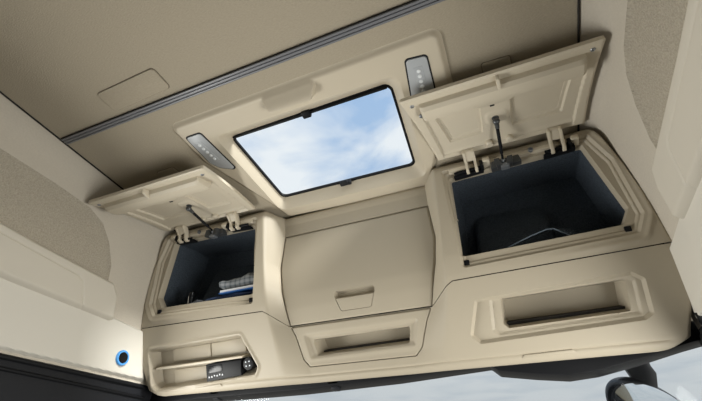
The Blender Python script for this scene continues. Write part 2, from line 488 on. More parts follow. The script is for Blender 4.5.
# dark side window frame, left and right
for s in (-1, 1):
    side = 'left' if s < 0 else 'right'
    def F3(y, z, e, s=s): return (s * e, y, z)
    st = [(-0.75, 0.298), (0.70, 0.380), (1.235, 0.436), (1.30, 0.43), (1.30, 0.26), (-0.75, 0.20)]
    fr = T('window_1' if s < 0 else 'window_2', (s * 0.93, 0.3, 0.2), side + ' side window with a black upper frame', 'window', kind='structure')
    obj('frame', prism(st, F3, 0.905, 0.99, 0.004), 'charcoal', fr)
    obj('seal', join(tube([F3(-0.75, 0.288, 0.902), F3(0.70, 0.370, 0.902), F3(1.235, 0.426, 0.902)], 0.007, 10),
                     tube([F3(-0.75, 0.262, 0.903), F3(0.70, 0.340, 0.903), F3(1.24, 0.390, 0.903)], 0.006, 10)), 'black', fr, label='black rubber seal')
    obj('pane', prism([(-0.75, 0.21), (1.28, 0.27), (1.28, -0.35), (-0.75, -0.35)], F3, 0.945, 0.95), 'glass', fr, smooth=False)

# ------------------------------------------------------------------ the front console surface
KQ = [0.28, 0.34, 0.365, 0.385, 0.40, 0.62, 0.67, 0.93, 0.955, 0.975, 0.99, 1.01, 1.06, 1.25]
KY = [1.275, 1.262, 1.252, 1.240, 1.227, 1.110, 1.090, 1.020, 1.0125, 1.012, 1.021, 1.038, 1.088, 1.28]
KZ = [0.450, 0.408, 0.391, 0.389, 0.399, 0.620, 0.670, 0.930, 0.955, 0.973, 0.984, 0.989, 0.992, 0.996]
_q = np.linspace(0.28, 1.25, 1941)
_k = np.exp(-0.5 * (np.arange(-40, 41) / 13.0) ** 2); _k /= _k.sum()
_sm = lambda a: np.convolve(np.pad(a, 40, mode='reflect', reflect_type='odd'), _k, 'valid')
_y = _sm(np.interp(_q, KQ, KY)); _z = _sm(np.interp(_q, KQ, KZ))
_ty = np.gradient(_y, _q); _tz = np.gradient(_z, _q); _tl = np.hypot(_ty, _tz)
_ny = _tz / _tl; _nz = -_ty / _tl       # into the console


def bay(a, q):
    """the middle bay lies further forward than the two wings"""
    B = np.interp(q, [0.28, 0.40, 0.45, 0.565, 0.9, 0.95, 1.0, 1.1], [0, 0.004, 0.022, 0.042, 0.086, 0.088, 0.07, 0.05])
    aw = np.interp(q, [0.40, 0.5, 0.6, 0.96], [0.285, 0.302, 0.320, 0.340])
    ad = np.interp(q, [0.40, 0.45, 0.54, 0.565, 0.69, 0.78, 0.905], [0.17, 0.19, 0.238, 0.252, 0.285, 0.297, 0.287])
    t = np.clip((aw - a) / (aw - ad), 0, 1)
    t = np.where(t < 0.25, 2 * t * t, t - 0.125) / 0.875
    return B * t


def front(s):
    def fn(A, Q, D):
        y = np.interp(Q, _q, _y); z = np.interp(Q, _q, _z); ny = np.interp(Q, _q, _ny); nz = np.interp(Q, _q, _nz)
        return s * A, y + ny * D + bay(np.abs(A), Q), z + nz * D
    return fn


def fpt(s, nobay=False):
    f = front(s)
    def g(a, q, d):
        x, y, z = f(np.array(float(a)), np.array(float(q)), np.array(float(d)))
        return (float(x), float(y), float(z))
    return g


SEAM = [(0.252, 0.5635), (0.334, 0.606), (0.95, 0.616)]
DOORP = [(-0.287, 0.905), (0.287, 0.905), (0.297, 0.78), (0.285, 0.69), (0.252, 0.565), (-0.252, 0.565), (-0.285, 0.69), (-0.297, 0.78)]
door_sd = rpoly(DOORP, 0.004)
outer_a = lambda q: np.interp(q, [0.33, 0.375, 0.41, 0.49, 0.6, 0.75, 0.84, 0.94, 0.965, 0.985, 1.1], [0.79, 0.815, 0.880, 0.912, 0.914, 0.893, 0.874, 0.848, 0.836, 0.815, 0.80])
curl = lambda A, Q: 0.05 * np.interp(Q, [0.37, 0.45], [0.25, 1.0]) * np.clip((A - outer_a(Q) + 0.018) / 0.018, 0, 1.15) ** 2.2

# ------------------------------------------------------------------ overhead lockers, mirrored left and right
OPEN = [(0.384, 0.926), (0.781, 0.934), (0.833, 0.722), (0.808, 0.682), (0.376, 0.672)]
RAB = [(0.360, 0.956), (0.802, 0.961), (0.845, 0.865), (0.864, 0.696), (0.838, 0.647), (0.370, 0.634)]
open_sd = rpoly(OPEN, 0.006); rab_sd = rpoly(RAB, 0.012)
rab2_sd = rpoly(inset(RAB, 0.012), 0.006)
LOCK = [(0.287, 0.9065), (0.287, 1.06), (0.95, 1.06), (0.95, 0.6155), (0.334, 0.6070), (0.2535, 0.5655), (0.2865, 0.69), (0.2985, 0.78)]
lock_raw = rpoly(LOCK)


def lock_keep(A, Q):
    return np.maximum(np.maximum(lock_raw(A, Q), -open_sd(A, Q)), A - outer_a(Q))


def lock_depth(A, Q):
    r = rab_sd(A, Q)
    D = dip(r, 0.010, 0.007) + dip(rab2_sd(A, Q), 0.006, 0.005)
    D = D + 0.012 * ss((0.004 - open_sd(A, Q)) / 0.004)
    D = D - 0.004 * np.exp(-((r - 0.016) / 0.007) ** 2) * ss((A - 0.6) / 0.2)
    return D + curl(A, Q)


def fold(poly_pts, fn, thick, bend=0.0):
    pass


def make_locker(s):
    side = 'left' if s < 0 else 'right'
    f = front(s); g = fpt(s)
    root = T('overhead_locker', (s * 0.6, 1.15, 0.62), 'open beige overhead locker above the %s, lid raised' %
             ('tray with the black control unit' if s < 0 else 'wide empty tray pocket'), 'locker', 'overhead lockers with raised lids')
    (v, mi) = relief((0.24, 0.92), (0.55, 1.16), 0.003, f, lock_depth, lock_keep, snaps=(rab_sd, lambda A, Q: rab_sd(A, Q) + 0.007, lambda A, Q: rab2_sd(A, Q) + 0.005, lambda A, Q: open_sd(A, Q) - 0.004, open_sd), skirt=0.014)
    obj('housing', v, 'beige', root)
    # carpeted compartment
    ol = routline(inset(OPEN, -0.004), 0.008, 3)
    V = []; F = []; k = len(ol)
    ca = np.mean([p[0] for p in ol]); cq = np.mean([p[1] for p in ol])
    layers = [(0.016, 1.0), (0.03, 1.015), (0.12, 1.015), (0.215, 0.99), (0.225, 0.96)]
    for d, sc in layers:
        for a, q in ol:
            V.append(g(ca + (a - ca) * sc, q if q < cq else cq + (q - cq) * (1.0 if d < .2 else .93), d))
    for i in range(len(layers) - 1):
        for j in range(k): F.append((i * k + j, i * k + (j + 1) % k, (i + 1) * k + (j + 1) % k, (i + 1) * k + j))
    F.append(tuple(range((len(layers) - 1) * k, len(layers) * k)))
    ln = obj('carpet_liner', (V, F), 'carpet', root, label='dark navy carpet lining')
    # a carpeted hump in the back of the compartment
    prof = [(0.222, 0.68), (0.222, 0.86), (0.195, 0.82), (0.150, 0.735), (0.12, 0.68)]
    obj('carpet_hump', prism(prof, lambda d, q, a: g(a, q, d), 0.41, 0.66 if s > 0 else 0.74, 0.035, 5), 'carpet', ln)

    # lid
    if s > 0: H = (0.998, 0.976); RE = (0.683, 0.928)
    else: H = (1.002, 0.974); RE = (0.665, 0.884)
    LL = math.hypot(RE[0] - H[0], RE[1] - H[1]); dr = ((RE[0] - H[0]) / LL, (RE[1] - H[1]) / LL); kt = LL / 0.290
    nn = (dr[1], -dr[0])            # upward
    def lf(A, Tt, D):
        # a slight crown makes the outer face convex
        c = 0.010 * (1 - ((Tt - 0.145) / 0.145) ** 2)
        d = D + c
        return s * A, H[0] + dr[0] * Tt * kt + nn[0] * d, H[1] + dr[1] * Tt * kt + nn[1] * d
    def lp(a, t2, d): return tuple(float(x) for x in lf(np.array(float(a)), np.array(float(t2)), np.array(float(d))))
    LID = [(0.362, 0.010), (0.350, 0.10), (0.339, 0.18), (0.322, 0.290), (0.327, 0.293), (0.826, 0.293), (0.831, 0.290), (0.818, 0.18), (0.810, 0.10), (0.802, 0.010)]
    lid_sd = rpoly(LID)
    inn = rpoly([(0.382, 0.018), (0.364, 0.20), (0.375, 0.266), (0.784, 0.266), (0.798, 0.20), (0.772, 0.018)], 0.008)
    recA = rpoly([(0.392, 0.203), (0.527, 0.200), (0.520, 0.075), (0.415, 0.068)], 0.006)
    recB = rpoly([(0.606, 0.200), (0.768, 0.208), (0.742, 0.074), (0.602, 0.072)], 0.006)
    recA2 = rpoly(inset([(0.392, 0.203), (0.527, 0.200), (0.520, 0.075), (0.415, 0.068)], 0.012), 0.004)
    recB2 = rpoly(inset([(0.606, 0.200), (0.768, 0.208), (0.742, 0.074), (0.602, 0.072)], 0.012), 0.004)
    pad = rpoly([(0.530, 0.100), (0.530, 0.150), (0.600, 0.150), (0.600, 0.100)], 0.018)
    def ld(A, Q):
        D = 0.004 * ss((lid_sd(A, Q) + 0.006) / 0.006) + dip(inn(A, Q), 0.007, 0.004)
        for x, y in ((recA, recA2), (recB, recB2)): D = D + dip(x(A, Q), 0.007, 0.004) + dip(y(A, Q), 0.005, 0.004)
        return D - 0.004 * ss(-pad(A, Q) / 0.008) - 0.004 * np.exp(-((Q - 0.030) / 0.005) ** 2) * ss((0.2 - np.abs(A - 0.577)) / 0.01)
    (v, mi) = relief((0.315, 0.845), (0.005, 0.30), 0.003, lf, ld, lid_sd, snaps=[q2 for x in (recA, recB, recA2, recB2) for q2 in (x, (lambda x: lambda A, Q: x(A, Q) + 0.004)(x))], cap=0.015)
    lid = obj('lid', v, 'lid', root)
    # pull bar along the free edge, with a thicker lip in the middle
    nb = 48; V = []; F = []
    for i in range(nb + 1):
        x = i / nb; a = 0.370 + (0.788 - 0.370) * x
        bl = float(ss(np.array((0.5 - abs(x - 0.46) * 2.0 - 0.18) / 0.18)))
        e2 = 1.0 if 0 < i < nb else 0.75
        cs = [(0.268, 0.008), (0.266, -0.016 * e2), (0.258, -0.026 * e2), (0.236, -0.030 * e2), (0.220, -0.027 * e2), (0.2125 - 0.012 * bl, -0.018 * e2), (0.2115 - 0.014 * bl, 0.010)]
        for t2, d in cs: V.append(lp(a, t2, d))
    kk = len(cs)
    for i in range(nb):
        for j in range(kk): F.append((i * kk + j, i * kk + (j + 1) % kk, (i + 1) * kk + (j + 1) % kk, (i + 1) * kk + j))
    F.append(tuple(range(kk))); F.append(tuple(range(nb * kk, (nb + 1) * kk)))
    obj('pull_bar', (V, F), 'lid', lid, ang=26)
    # latch tab on the rim and its little catch
    obj('latch_tab', prism([(0.288, 0.004), (0.285, -0.014), (0.262, -0.028), (0.255, -0.02), (0.258, 0.004)], lambda t2, d, e2: lp(e2, t2, d), 0.575, 0.584, 0.002), 'lid', lid)
    obj('catch', prism([(0.207, 0.0), (0.204, -0.020), (0.197, -0.020), (0.197, 0.0)], lambda t2, d, e2: lp(e2, t2, d), 0.550, 0.562, 0.001), 'dark', lid, label='small dark catch')
    for a, t2, d in ((0.804, 0.272, 0.002), (0.350, 0.266, 0.002), (0.378 if s < 0 else 0.366, 0.232, -0.012)):
        ax = np.array(lp(a, t2, -1)) - np.array(lp(a, t2, 0))
        obj('screw', lathe(lp(a, t2, d), ax, [(0.0062, -0.002), (0.0062, 0.003), (0.005, 0.0042), (0.0028, 0.0042), (0.0026, 0.0015), (0, 0.0015)], 14), 'steel', lid, label='small steel screw')
    be = obj('bar_latch', box(*sorted((s * 0.372, s * 0.386)), *sorted((lp(0.38, 0.252, 0)[1], lp(0.38, 0.224, 0)[1])), lp(0.38, 0.238, 0)[2] - 0.022, lp(0.38, 0.238, 0)[2] + 0.006, 0.004), 'led', lid, label='pale latch at the bar end')
    # hinges: two goose-neck arms on a black plate
    for a0, a1, pa, pb in ((0.446, 0.474, 0.392, 0.500), (0.700, 0.732, 0.668, 0.770)):
        arm = []
        for a in (a0, a1):
            hy, hz = H
            pr = [(hy - 0.034, hz), (hy - 0.031, hz - 0.014), (hy - 0.018, hz - 0.022), (hy - 0.006, hz - 0.031), (hy - 0.001, hz - 0.042),
                  (1.002, 0.922), (1.018, 0.918), (1.030, 0.928), (1.028, 0.940), (1.014, 0.946), (1.010, 0.960), (hy - 0.004, hz + 0.002)]
            arm.append(prism(pr, lambda y, z, e2: (s * e2, y, z), a - 0.0045, a + 0.0045, 0.0015))
        arm.append(prism([(H[0] - 0.034, H[1]), (H[0] - 0.031, H[1] - 0.010), (H[0] - 0.006, H[1] - 0.028), (H[0] + 0.001, H[1] - 0.022), (H[0] - 0.004, H[1])], lambda y, z, e2: (s * e2, y, z), a0, a1, 0.001))
        hg = obj('hinge', join(*arm), 'lid', root)
        obj('hinge_plate', join(plate([(pa + 0.006, 0.923), (pb - 0.006, 0.928), (pb - 0.006, 0.936), (pa + 0.006, 0.931)], 0.002, g, 0.03, 0.006, 0.0015),
                                tube([g(pa + 0.01, 0.933, 0.0), g(pb - 0.01, 0.937, 0.0)], 0.005, 10),
                                box(*sorted((s * (a1 + 0.012), s * (a1 + 0.022))), 1.000, 1.03, 0.928, 0.950, 0.002)), 'black', hg, label='black hinge base plate')
        obj('hinge_stop', box(*sorted((s * (a1 + 0.022), s * (a1 + 0.044))), 0.996, 1.03, 0.938, 0.955, 0.003), 'lid', hg)
    # header strip between the hinges with little bosses
    obj('hinge_rail', plate([(0.385, 0.940), (0.775, 0.946), (0.775, 0.962), (0.385, 0.957)], 0.004, g, 0.03, 0.001, 0.003), 'lid', root)
    for a in (0.530, 0.590):
        obj('rail_boss', lathe(lp(a, 0.030, 0.006), np.array(lp(a, 0.03, -1)) - np.array(lp(a, 0.03, 0)), [(0.012, -0.004), (0.012, 0.008), (0.009, 0.012), (0, 0.012)], 18), 'lid', lid)
    obj('rail_screw', lathe(g(0.642, 0.952, 0.0), np.array(g(0.642, 0.952, -1)) - np.array(g(0.642, 0.952, 0)), [(0.008, -0.003), (0.008, 0.004), (0.005, 0.006), (0.004, 0.001), (0, 0.001)], 16), 'steel', root, label='dark steel screw')
    # gas strut from the lid to its bracket
    A0 = Vector(lp(0.560, 0.124, -0.010)); A1 = Vector(g(0.556, 0.932, -0.016))
    stt = obj('gas_strut', tube([A0.lerp(A1, 0.10), A0.lerp(A1, 0.80), A0.lerp(A1, 0.801), A0.lerp(A1, 0.98)], [0.0052, 0.0052, 0.0036, 0.0036], 14), 'blackgloss', root, label='thin black gas strut')
    obj('ball_joint', join(ball(A0, 0.0105), lathe(lp(0.560, 0.124, 0.004), np.array(lp(0.56, 0.124, -1)) - np.array(lp(0.56, 0.124, 0)), [(0.011, -0.002), (0.010, 0.004), (0.005, 0.006), (0.005, 0.012)], 16),
                          tube([A0, A0.lerp(A1, 0.16)], [0.0075, 0.0062], 12)), 'gunmetal', stt, label='dark steel ball joint')
    br = join(plate([(0.515, 0.918), (0.610, 0.922), (0.604, 0.946), (0.522, 0.942)], 0.004, g, 0.02, -0.006, 0.002),
              plate([(0.535, 0.914), (0.552, 0.914), (0.546, 0.94), (0.53, 0.94)], 0.002, g, 0.0, -0.026, 0.002),
              plate([(0.563, 0.914), (0.580, 0.916), (0.586, 0.94), (0.570, 0.94)], 0.002, g, 0.0, -0.026, 0.002))
    bk = obj('strut_bracket', br, 'gunmetal', root, label='dark metal strut bracket')
    obj('bracket_clip', join(plate([(0.545, 0.907), (0.572, 0.908), (0.570, 0.922), (0.547, 0.922)], 0.003, g, 0.0, -0.022, 0.002), ball(A1, 0.008)), 'steel', bk, label='bright steel clip')
    # latch sockets in the corners of the lid seat and the catch in its middle
    for a, q in ((0.385, 0.648), (0.816, 0.663)):
        obj('latch_socket', plate([(a - 0.008, q - 0.007), (a + 0.008, q - 0.007), (a + 0.008, q + 0.008), (a - 0.008, q + 0.008)], 0.002, g, 0.02, 0.0085, 0.001), 'black', root, label='small black latch socket')
    obj('catch_post', plate([(0.575, 0.630), (0.590, 0.630), (0.590, 0.641), (0.575, 0.641)], 0.003, g, 0.02, 0.001, 0.002), 'lid', root)
    return root


make_locker(-1)
make_locker(1)

# ------------------------------------------------------------------ middle cabinet
cab = T('centre_cabinet', (0, 1.16, 0.565), 'closed beige cabinet with one wide door between the two open lockers, below the sunroof', 'cabinet')
f1 = front(1); g1 = fpt(1)
top_sd = lambda A, Q: np.maximum(np.maximum(np.abs(A) - 0.287, 0.9066 - Q), Q - 1.075)
(v, mi) = relief((-0.29, 0.29), (0.90, 1.16), 0.0035, f1, lambda A, Q: 0 * A, top_sd, skirt=0.014)
obj('top_rail', v, 'beige', cab)
HND = [(-0.074, 0.655), (0.072, 0.655), (0.074, 0.640), (0.056, 0.588), (-0.054, 0.588), (-0.076, 0.640)]
hnd_sd = rpoly(HND, 0.010)
(v, mi) = relief((-0.30, 0.30), (0.56, 0.91), 0.003, f1, lambda A, Q: 0.004 * ss((door_sd(A, Q) + 0.008) / 0.005) ** 2, lambda A, Q: np.maximum(door_sd(A, Q) + 0.0016, -hnd_sd(A, Q) - 0.0004),
                 snaps=(hnd_sd,), skirt=0.018)
door = obj('door', v, 'beige', cab)
scoop = lambda A, Q: 0.026 * ss((Q - 0.628) / 0.010) * ss((-hnd_sd(A, Q)) / 0.005) + 0.003 * ss((hnd_sd(A, Q) + 0.004) / 0.003) * (Q < 0.63)
(v, mi) = relief((-0.08, 0.08), (0.58, 0.66), 0.0015, f1, scoop, lambda A, Q: hnd_sd(A, Q) + 0.0012 * (Q < 0.64), skirt=0.014)
obj('handle', v, 'beige', door)
# ------------------------------------------------------------------ lower storage shelf across the cab
FP = [(0.385, 0.550), (0.790, 0.563), (0.816, 0.545), (0.812, 0.466), (0.790, 0.455), (0.375, 0.442), (0.352, 0.464)]
FP2 = [(0.425, 0.548), (0.775, 0.558), (0.797, 0.545), (0.790, 0.466), (0.43, 0.455), (0.415, 0.47)]
HP = [(0.455, 0.543), (0.775, 0.548), (0.768, 0.476), (0.460, 0.470), (0.448, 0.482)]
LS = [(-0.860, 0.537), (-0.434, 0.546), (-0.371, 0.447), (-0.385, 0.426), (-0.825, 0.405), (-0.850, 0.421)]
fp_sd = rpoly(FP, 0.008); fp2_sd = rpoly(FP2, 0.006); hp_sd = rpoly(HP, 0.006); ls_sd = rpoly(LS, 0.010)
CP = [(-0.2505, 0.5622), (0.2505, 0.5622), (0.232, 0.53), (0.205, 0.457), (0.182, 0.434), (-0.182, 0.434), (-0.205, 0.457), (-0.232, 0.53)]
cp_sd = rpoly(CP, 0.004)
SH = [(-0.95, 0.6128), (-0.334, 0.6045), (-0.254, 0.5632), (0.254, 0.5632), (0.334, 0.6045), (0.95, 0.6128), (0.95, 0.30), (-0.95, 0.30)]
sh_raw = rpoly(SH)
sh_keep = lambda U, Q: np.maximum(np.maximum(sh_raw(U, Q), np.abs(U) - outer_a(Q)), np.maximum(-cp_sd(U, Q) - 0.0, 0.352 - Q))


def sh_depth(U, Q):
    A = np.abs(U)
    D = curl(A, Q)
    D = D + 0.012 * dip(fp_sd(U, Q), 1, 0.008) + 0.006 * dip(fp2_sd(U, Q), 1, 0.008) + 0.10 * dip(hp_sd(U, Q), 1, 0.007)
    D = D + 0.045 * dip(ls_sd(U, Q), 1, 0.014) - 0.004 * np.exp(-((ls_sd(U, Q) - 0.004) / 0.005) ** 2)
    D = D + 0.003 * np.exp(-((Q - 0.408) / 0.003) ** 2) * ss((0.85 - A) / 0.04)
    return D


sh = T('storage_shelf', (0, 1.22, 0.386), 'long beige moulded shelf below the lockers with three open trays', 'shelf')
(v, mi) = relief((-0.93, 0.93), (0.30, 0.625), 0.003, f1, sh_depth, sh_keep, snaps=(fp_sd, lambda U, Q: fp_sd(U, Q) + 0.008, lambda U, Q: fp2_sd(U, Q) + 0.008, ls_sd, lambda U, Q: ls_sd(U, Q) + 0.014, hp_sd, lambda U, Q: hp_sd(U, Q) + 0.007), skirt=0.014)
obj('shelf_body', v, 'beige', sh)
HC = [(-0.170, 0.514), (0.172, 0.517), (0.163, 0.472), (-0.155, 0.466)]
HC2 = [(-0.205, 0.537), (0.205, 0.540), (0.186, 0.462), (-0.178, 0.456)]
hc_sd = rpoly(HC, 0.006); hc2_sd = rpoly(HC2, 0.01)
(v, mi) = relief((-0.26, 0.26), (0.425, 0.57), 0.0025, f1, lambda U, Q: dip(hc2_sd(U, Q), 0.010, 0.016) + dip(hc_sd(U, Q), 0.075, 0.006) + 0.004 * ss((cp_sd(U, Q) + 0.006) / 0.004) ** 2,
                 lambda U, Q: cp_sd(U, Q) + 0.0016, skirt=0.014)
pp = obj('pocket_panel', v, 'beige', sh)
obj('rubber_mat', prism([(-0.152, 0.460), (0.157, 0.466), (0.157, 0.4785), (-0.152, 0.4735)], lambda a, q, d: g1(a, q, d), 0.05, 0.083), 'dark', pp, label='black rubber mat')
obj('rubber_mat', prism([(0.456, 0.462), (0.764, 0.468), (0.764, 0.4845), (0.456, 0.4805)], lambda a, q, d: g1(a, q, d), 0.06, 0.11), 'dark', sh, label='black rubber mat')
# fittings of the left tray
obj('tray_divider', prism([(-0.832, 0.470), (-0.437, 0.4765), (-0.437, 0.4835), (-0.832, 0.4775)], lambda a, q, d: g1(a, q, d), 0.05, 0.004, 0.002), 'lid', sh)
obj('tray_panel', plate([(-0.775, 0.489), (-0.597, 0.490), (-0.597, 0.531), (-0.775, 0.528)], 0.003, g1, 0.05, 0.036, 0.002), 'beige', sh)
obj('tray_panel', plate([(-0.592, 0.490), (-0.440, 0.491), (-0.440, 0.535), (-0.592, 0.531)], 0.003, g1, 0.05, 0.036, 0.002), 'beige', sh)
obj('tray_panel', plate([(-0.775, 0.413), (-0.600, 0.420), (-0.600, 0.464), (-0.775, 0.462)], 0.003, g1, 0.05, 0.038, 0.002), 'beige', sh)
obj('pull_lip', plate([(-0.66, 0.394), (-0.52, 0.400), (-0.535, 0.409), (-0.645, 0.404)], 0.003, g1, 0.01, -0.002, 0.002), 'beige', sh)
obj('pull_lip', plate([(0.47, 0.398), (0.62, 0.400), (0.605, 0.409), (0.485, 0.407)], 0.003, g1, 0.01, -0.002, 0.002), 'beige', sh)
# dark sheets added behind shelf, locker and door joints to stop outside light
hole_sd = rpoly([(-0.2, 0.54), (0.2, 0.54), (0.19, 0.45), (-0.19, 0.45)])
hb_sd = rpoly([(-0.08, 0.662), (0.08, 0.662), (0.08, 0.58), (-0.08, 0.58)])
bay_sd = rpoly([(-0.305, 0.918), (0.305, 0.918), (0.26, 0.42), (-0.26, 0.42)])
bk_depth = lambda U, Q: 0.0135 + 0.010 * ss((0.36 - np.abs(U)) / 0.03) + 0.05 * np.clip((np.abs(U) - outer_a(Q) + 0.04) / 0.03, 0, 1)
cut = lambda U, Q: np.maximum(np.abs(U) - outer_a(Q) + 0.01, np.maximum(-hole_sd(U, Q), np.maximum(-hb_sd(U, Q), 0.40 - Q)))
(v, mi) = relief((-0.92, 0.92), (0.40, 0.66), 0.006, f1, bk_depth, lambda U, Q: np.maximum(np.maximum(np.minimum(np.abs(sh_raw(U, Q)) - 0.015, bay_sd(U, Q)), Q - np.where(np.abs(U) < 0.32, 0.585, 0.64)), cut(U, Q)), skirt=0)
obj('joint_backing', v, 'dark', sh)
(v, mi) = relief((-0.32, 0.32), (0.57, 0.93), 0.006, f1, bk_depth, lambda U, Q: np.maximum(np.maximum(bay_sd(U, Q), 0.58 - Q), cut(U, Q)), skirt=0)
obj('joint_backing', v, 'dark', cab)

# black control unit with a rotary knob
cu = T('control_unit', g1(-0.51, 0.42, 0.03), 'black control unit with a row of small white buttons in the left tray', 'control unit')
rb = obj('body', plate([(-0.594, 0.418), (-0.444, 0.427), (-0.441, 0.473), (-0.594, 0.470)], 0.003, g1, 0.05, 0.002, 0.002), 'black', cu)
obj('display', plate([(-0.582, 0.443), (-0.523, 0.446), (-0.523, 0.466), (-0.582, 0.464)], 0.002, g1, 0.004, 0.0008, 0.0008), 'blackgloss', cu, label='dark glossy display')
for i in range(6):
    a = -0.583 + i * 0.0115; q = 0.4285 + i * 0.0008 + (0.002 if i in (2, 4) else 0)
    obj('button', plate([(a, q), (a + 0.005, q), (a + 0.005, q + 0.005), (a, q + 0.005)], 0.001, g1, 0.004, 0.0, 0.0006), 'white', cu, label='tiny white button mark')
kn = T('rotary_knob', g1(-0.412, 0.457, 0.02), 'round black knob at the right end of the left tray', 'knob')
c0 = Vector(g1(-0.412, 0.458, 0.012)); ax = Vector(g1(-0.412, 0.458, -1)) - Vector(g1(-0.412, 0.458, 0))
obj('knob_body', lathe(c0, ax, [(0.021, -0.022), (0.022, 0.006), (0.020, 0.011), (0.015, 0.012), (0.0, 0.012)]), 'black', kn)
for da, dq in ((-0.008, 0.006), (0.006, 0.007), (-0.007, -0.006), (0.007, -0.005)):
    obj('marking', lathe(Vector(g1(-0.412 + da, 0.458 + dq, 0.0)), ax, [(0.0022, -0.002), (0.0022, 0.0008), (0.0, 0.0008)], 10), 'steel', kn, label='small grey marking')

# ------------------------------------------------------------------ things lying in the lockers
O0 = np.array([1.098, 0.657]); TN = np.array([-0.26, 0.965]); IN = np.array([0.965, 0.26])
def lk(u, h, d):
    p = O0 + TN * h + IN * d
    return (u, float(p[0]), float(p[1]))


def cloth(name, u0, u1, h0, h1, d0, d1, amp, mt, label, cat, layers=1, seed=0):
    """a soft folded piece of cloth: rounded layers stacked on each other"""
    rng = random.Random(seed); ph = [rng.uniform(0, 6) for _ in range(6)]
    out = []
    for l in range(layers):
        a = h0 + (h1 - h0) * l / layers; b2 = h0 + (h1 - h0) * (l + 1) / layers
        nu, nc = 36, 16; V = []; F = []
        for i in range(nu + 1):
            x = i / nu; u = u0 + (u1 - u0) * x
            pinch = 1 - 0.55 * (abs(2 * x - 1) ** 6)
            for j in range(nc):
                an = 2 * math.pi * j / nc
                cx = math.copysign(abs(math.cos(an)) ** 0.5, math.cos(an)); sx = math.copysign(abs(math.sin(an)) ** 0.6, math.sin(an))
                d = (d0 + d1) / 2 + (d1 - d0) / 2 * cx * (0.96 + 0.04 * math.sin(9 * x + ph[0]))
                top = (1 if sx > 0 else 0) * (1 if l == layers - 1 else 0.25)
                h = (a + b2) / 2 + (b2 - a) / 2 * sx * pinch + amp * top * (math.sin(7 * x + ph[1] + cx) + 0.6 * math.sin(15 * x + ph[2]))
                V.append(lk(u, h, d))
        for i in range(nu):
            for j in range(nc): F.append((i * nc + j, i * nc + (j + 1) % nc, (i + 1) * nc + (j + 1) % nc, (i + 1) * nc + j))
        F.append(tuple(range(nc))); F.append(tuple(range(nu * nc, (nu + 1) * nc)))
        out.append((V, F))
    return obj(name, join(*out), mt, label=label, cat=cat, ang=60)


cloth('folded_jeans', -0.615, -0.390, 0.002, 0.040, 0.03, 0.17, 0.002, 'denim', 'folded navy blue cloth lying at the bottom of the left locker', 'clothing', 2, 1)
cloth('folded_cloth', -0.715, -0.622, 0.002, 0.040, 0.04, 0.17, 0.005, 'greycloth', 'crumpled dark grey cloth beside the blue cloth in the left locker', 'clothing', 1, 2)
bk = T('notebook', lk(-0.46, 0.042, 0.1), 'blue notebook with white page edges on the folded cloth in the left locker', 'notebook')
obj('pages', prism([(-0.545, 0.045), (-0.392, 0.045), (-0.392, 0.056), (-0.545, 0.056)], lambda u, h, d: lk(u, h, d), 0.032, 0.17), 'paper', bk, smooth=False, label='white page edges')
obj('cover', prism([(-0.548, 0.0425), (-0.390, 0.0425), (-0.390, 0.0455), (-0.548, 0.0455)], lambda u, h, d: lk(u, h, d), 0.028, 0.172), 'bookblue', bk, smooth=False, label='blue cover')
cloth('plaid_blanket', -0.560, -0.390, 0.057, 0.108, 0.04, 0.17, 0.005, 'plaid', 'folded grey plaid blanket on top of the blue notebook in the left locker', 'blanket', 1, 3)
pn = T('torch', lk(-0.712, 0.005, 0.05), 'small black torch with a shiny clip standing at the left end of the left locker', 'torch')
tb = obj('barrel', lathe(lk(-0.712, 0.004, 0.06), (0.05, TN[0], TN[1]), [(0.009, 0), (0.009, 0.048), (0.011, 0.052), (0.0115, 0.072), (0.010, 0.075), (0, 0.075)], 18), 'blackgloss', pn)
obj('clip', prism([(-0.7132, 0.030), (-0.7108, 0.030), (-0.7108, 0.062), (-0.7132, 0.062)], lambda u, h, d: lk(u, h, d), 0.047, 0.0495), 'chrome', pn, label='bright metal clip')
# clear plastic document wallet, right locker
V = []; F = []
wal = [(0.445, 0.000, 0.03), (0.50, 0.020, 0.03), (0.58, 0.047, 0.034), (0.625, 0.060, 0.04), (0.645, 0.060, 0.045), (0.665, 0.046, 0.05), (0.70, 0.018, 0.05), (0.725, 0.004, 0.05)]
for i, (u, h, d) in enumerate(wal):
    for k in range(5): V.append(lk(u + 0.012 * k, h + 0.010 * k, d + 0.032 * k))
for i in range(len(wal) - 1):
    for k in range(4): F.append((i * 5 + k, i * 5 + k + 1, (i + 1) * 5 + k + 1, (i + 1) * 5 + k))
dw = T('document_wallet', lk(0.58, 0.0, 0.08), 'clear plastic wallet arched over the floor of the right locker', 'wallet')
obj('film', (V, F), 'film', dw)
obj('edge', tube([lk(u, h, d) for u, h, d in wal], 0.0020, 8), 'filmedge', dw)

# ------------------------------------------------------------------ sunroof
RG = [(-0.402, 0.545), (0.474, 0.541), (0.470, 0.72), (0.338, 1.04), (0.322, 1.13), (-0.275, 1.10), (-0.298, 1.0), (-0.398, 0.72)]
rg_sd = rpoly(RG, 0.030)
WL = [(-0.283, 0.630), (0.336, 0.625), (0.310, 1.048), (-0.277, 1.044)]
GLp = [(-0.2655, 0.680), (0.3013, 0.6745), (0.2755, 1.026), (-0.2615, 1.019)]
wl_sd = rpoly(WL, 0.032); gl_sd = rpoly(GLp, 0.024)
CPS = [(-0.062, 0.560), (-0.045, 0.598), (0.085, 0.602), (0.118, 0.562)]
tab_sd = rpoly([(-0.070, 0.552), (-0.052, 0.604), (0.094, 0.606), (0.126, 0.552)], 0.016)
GZ = 0.045


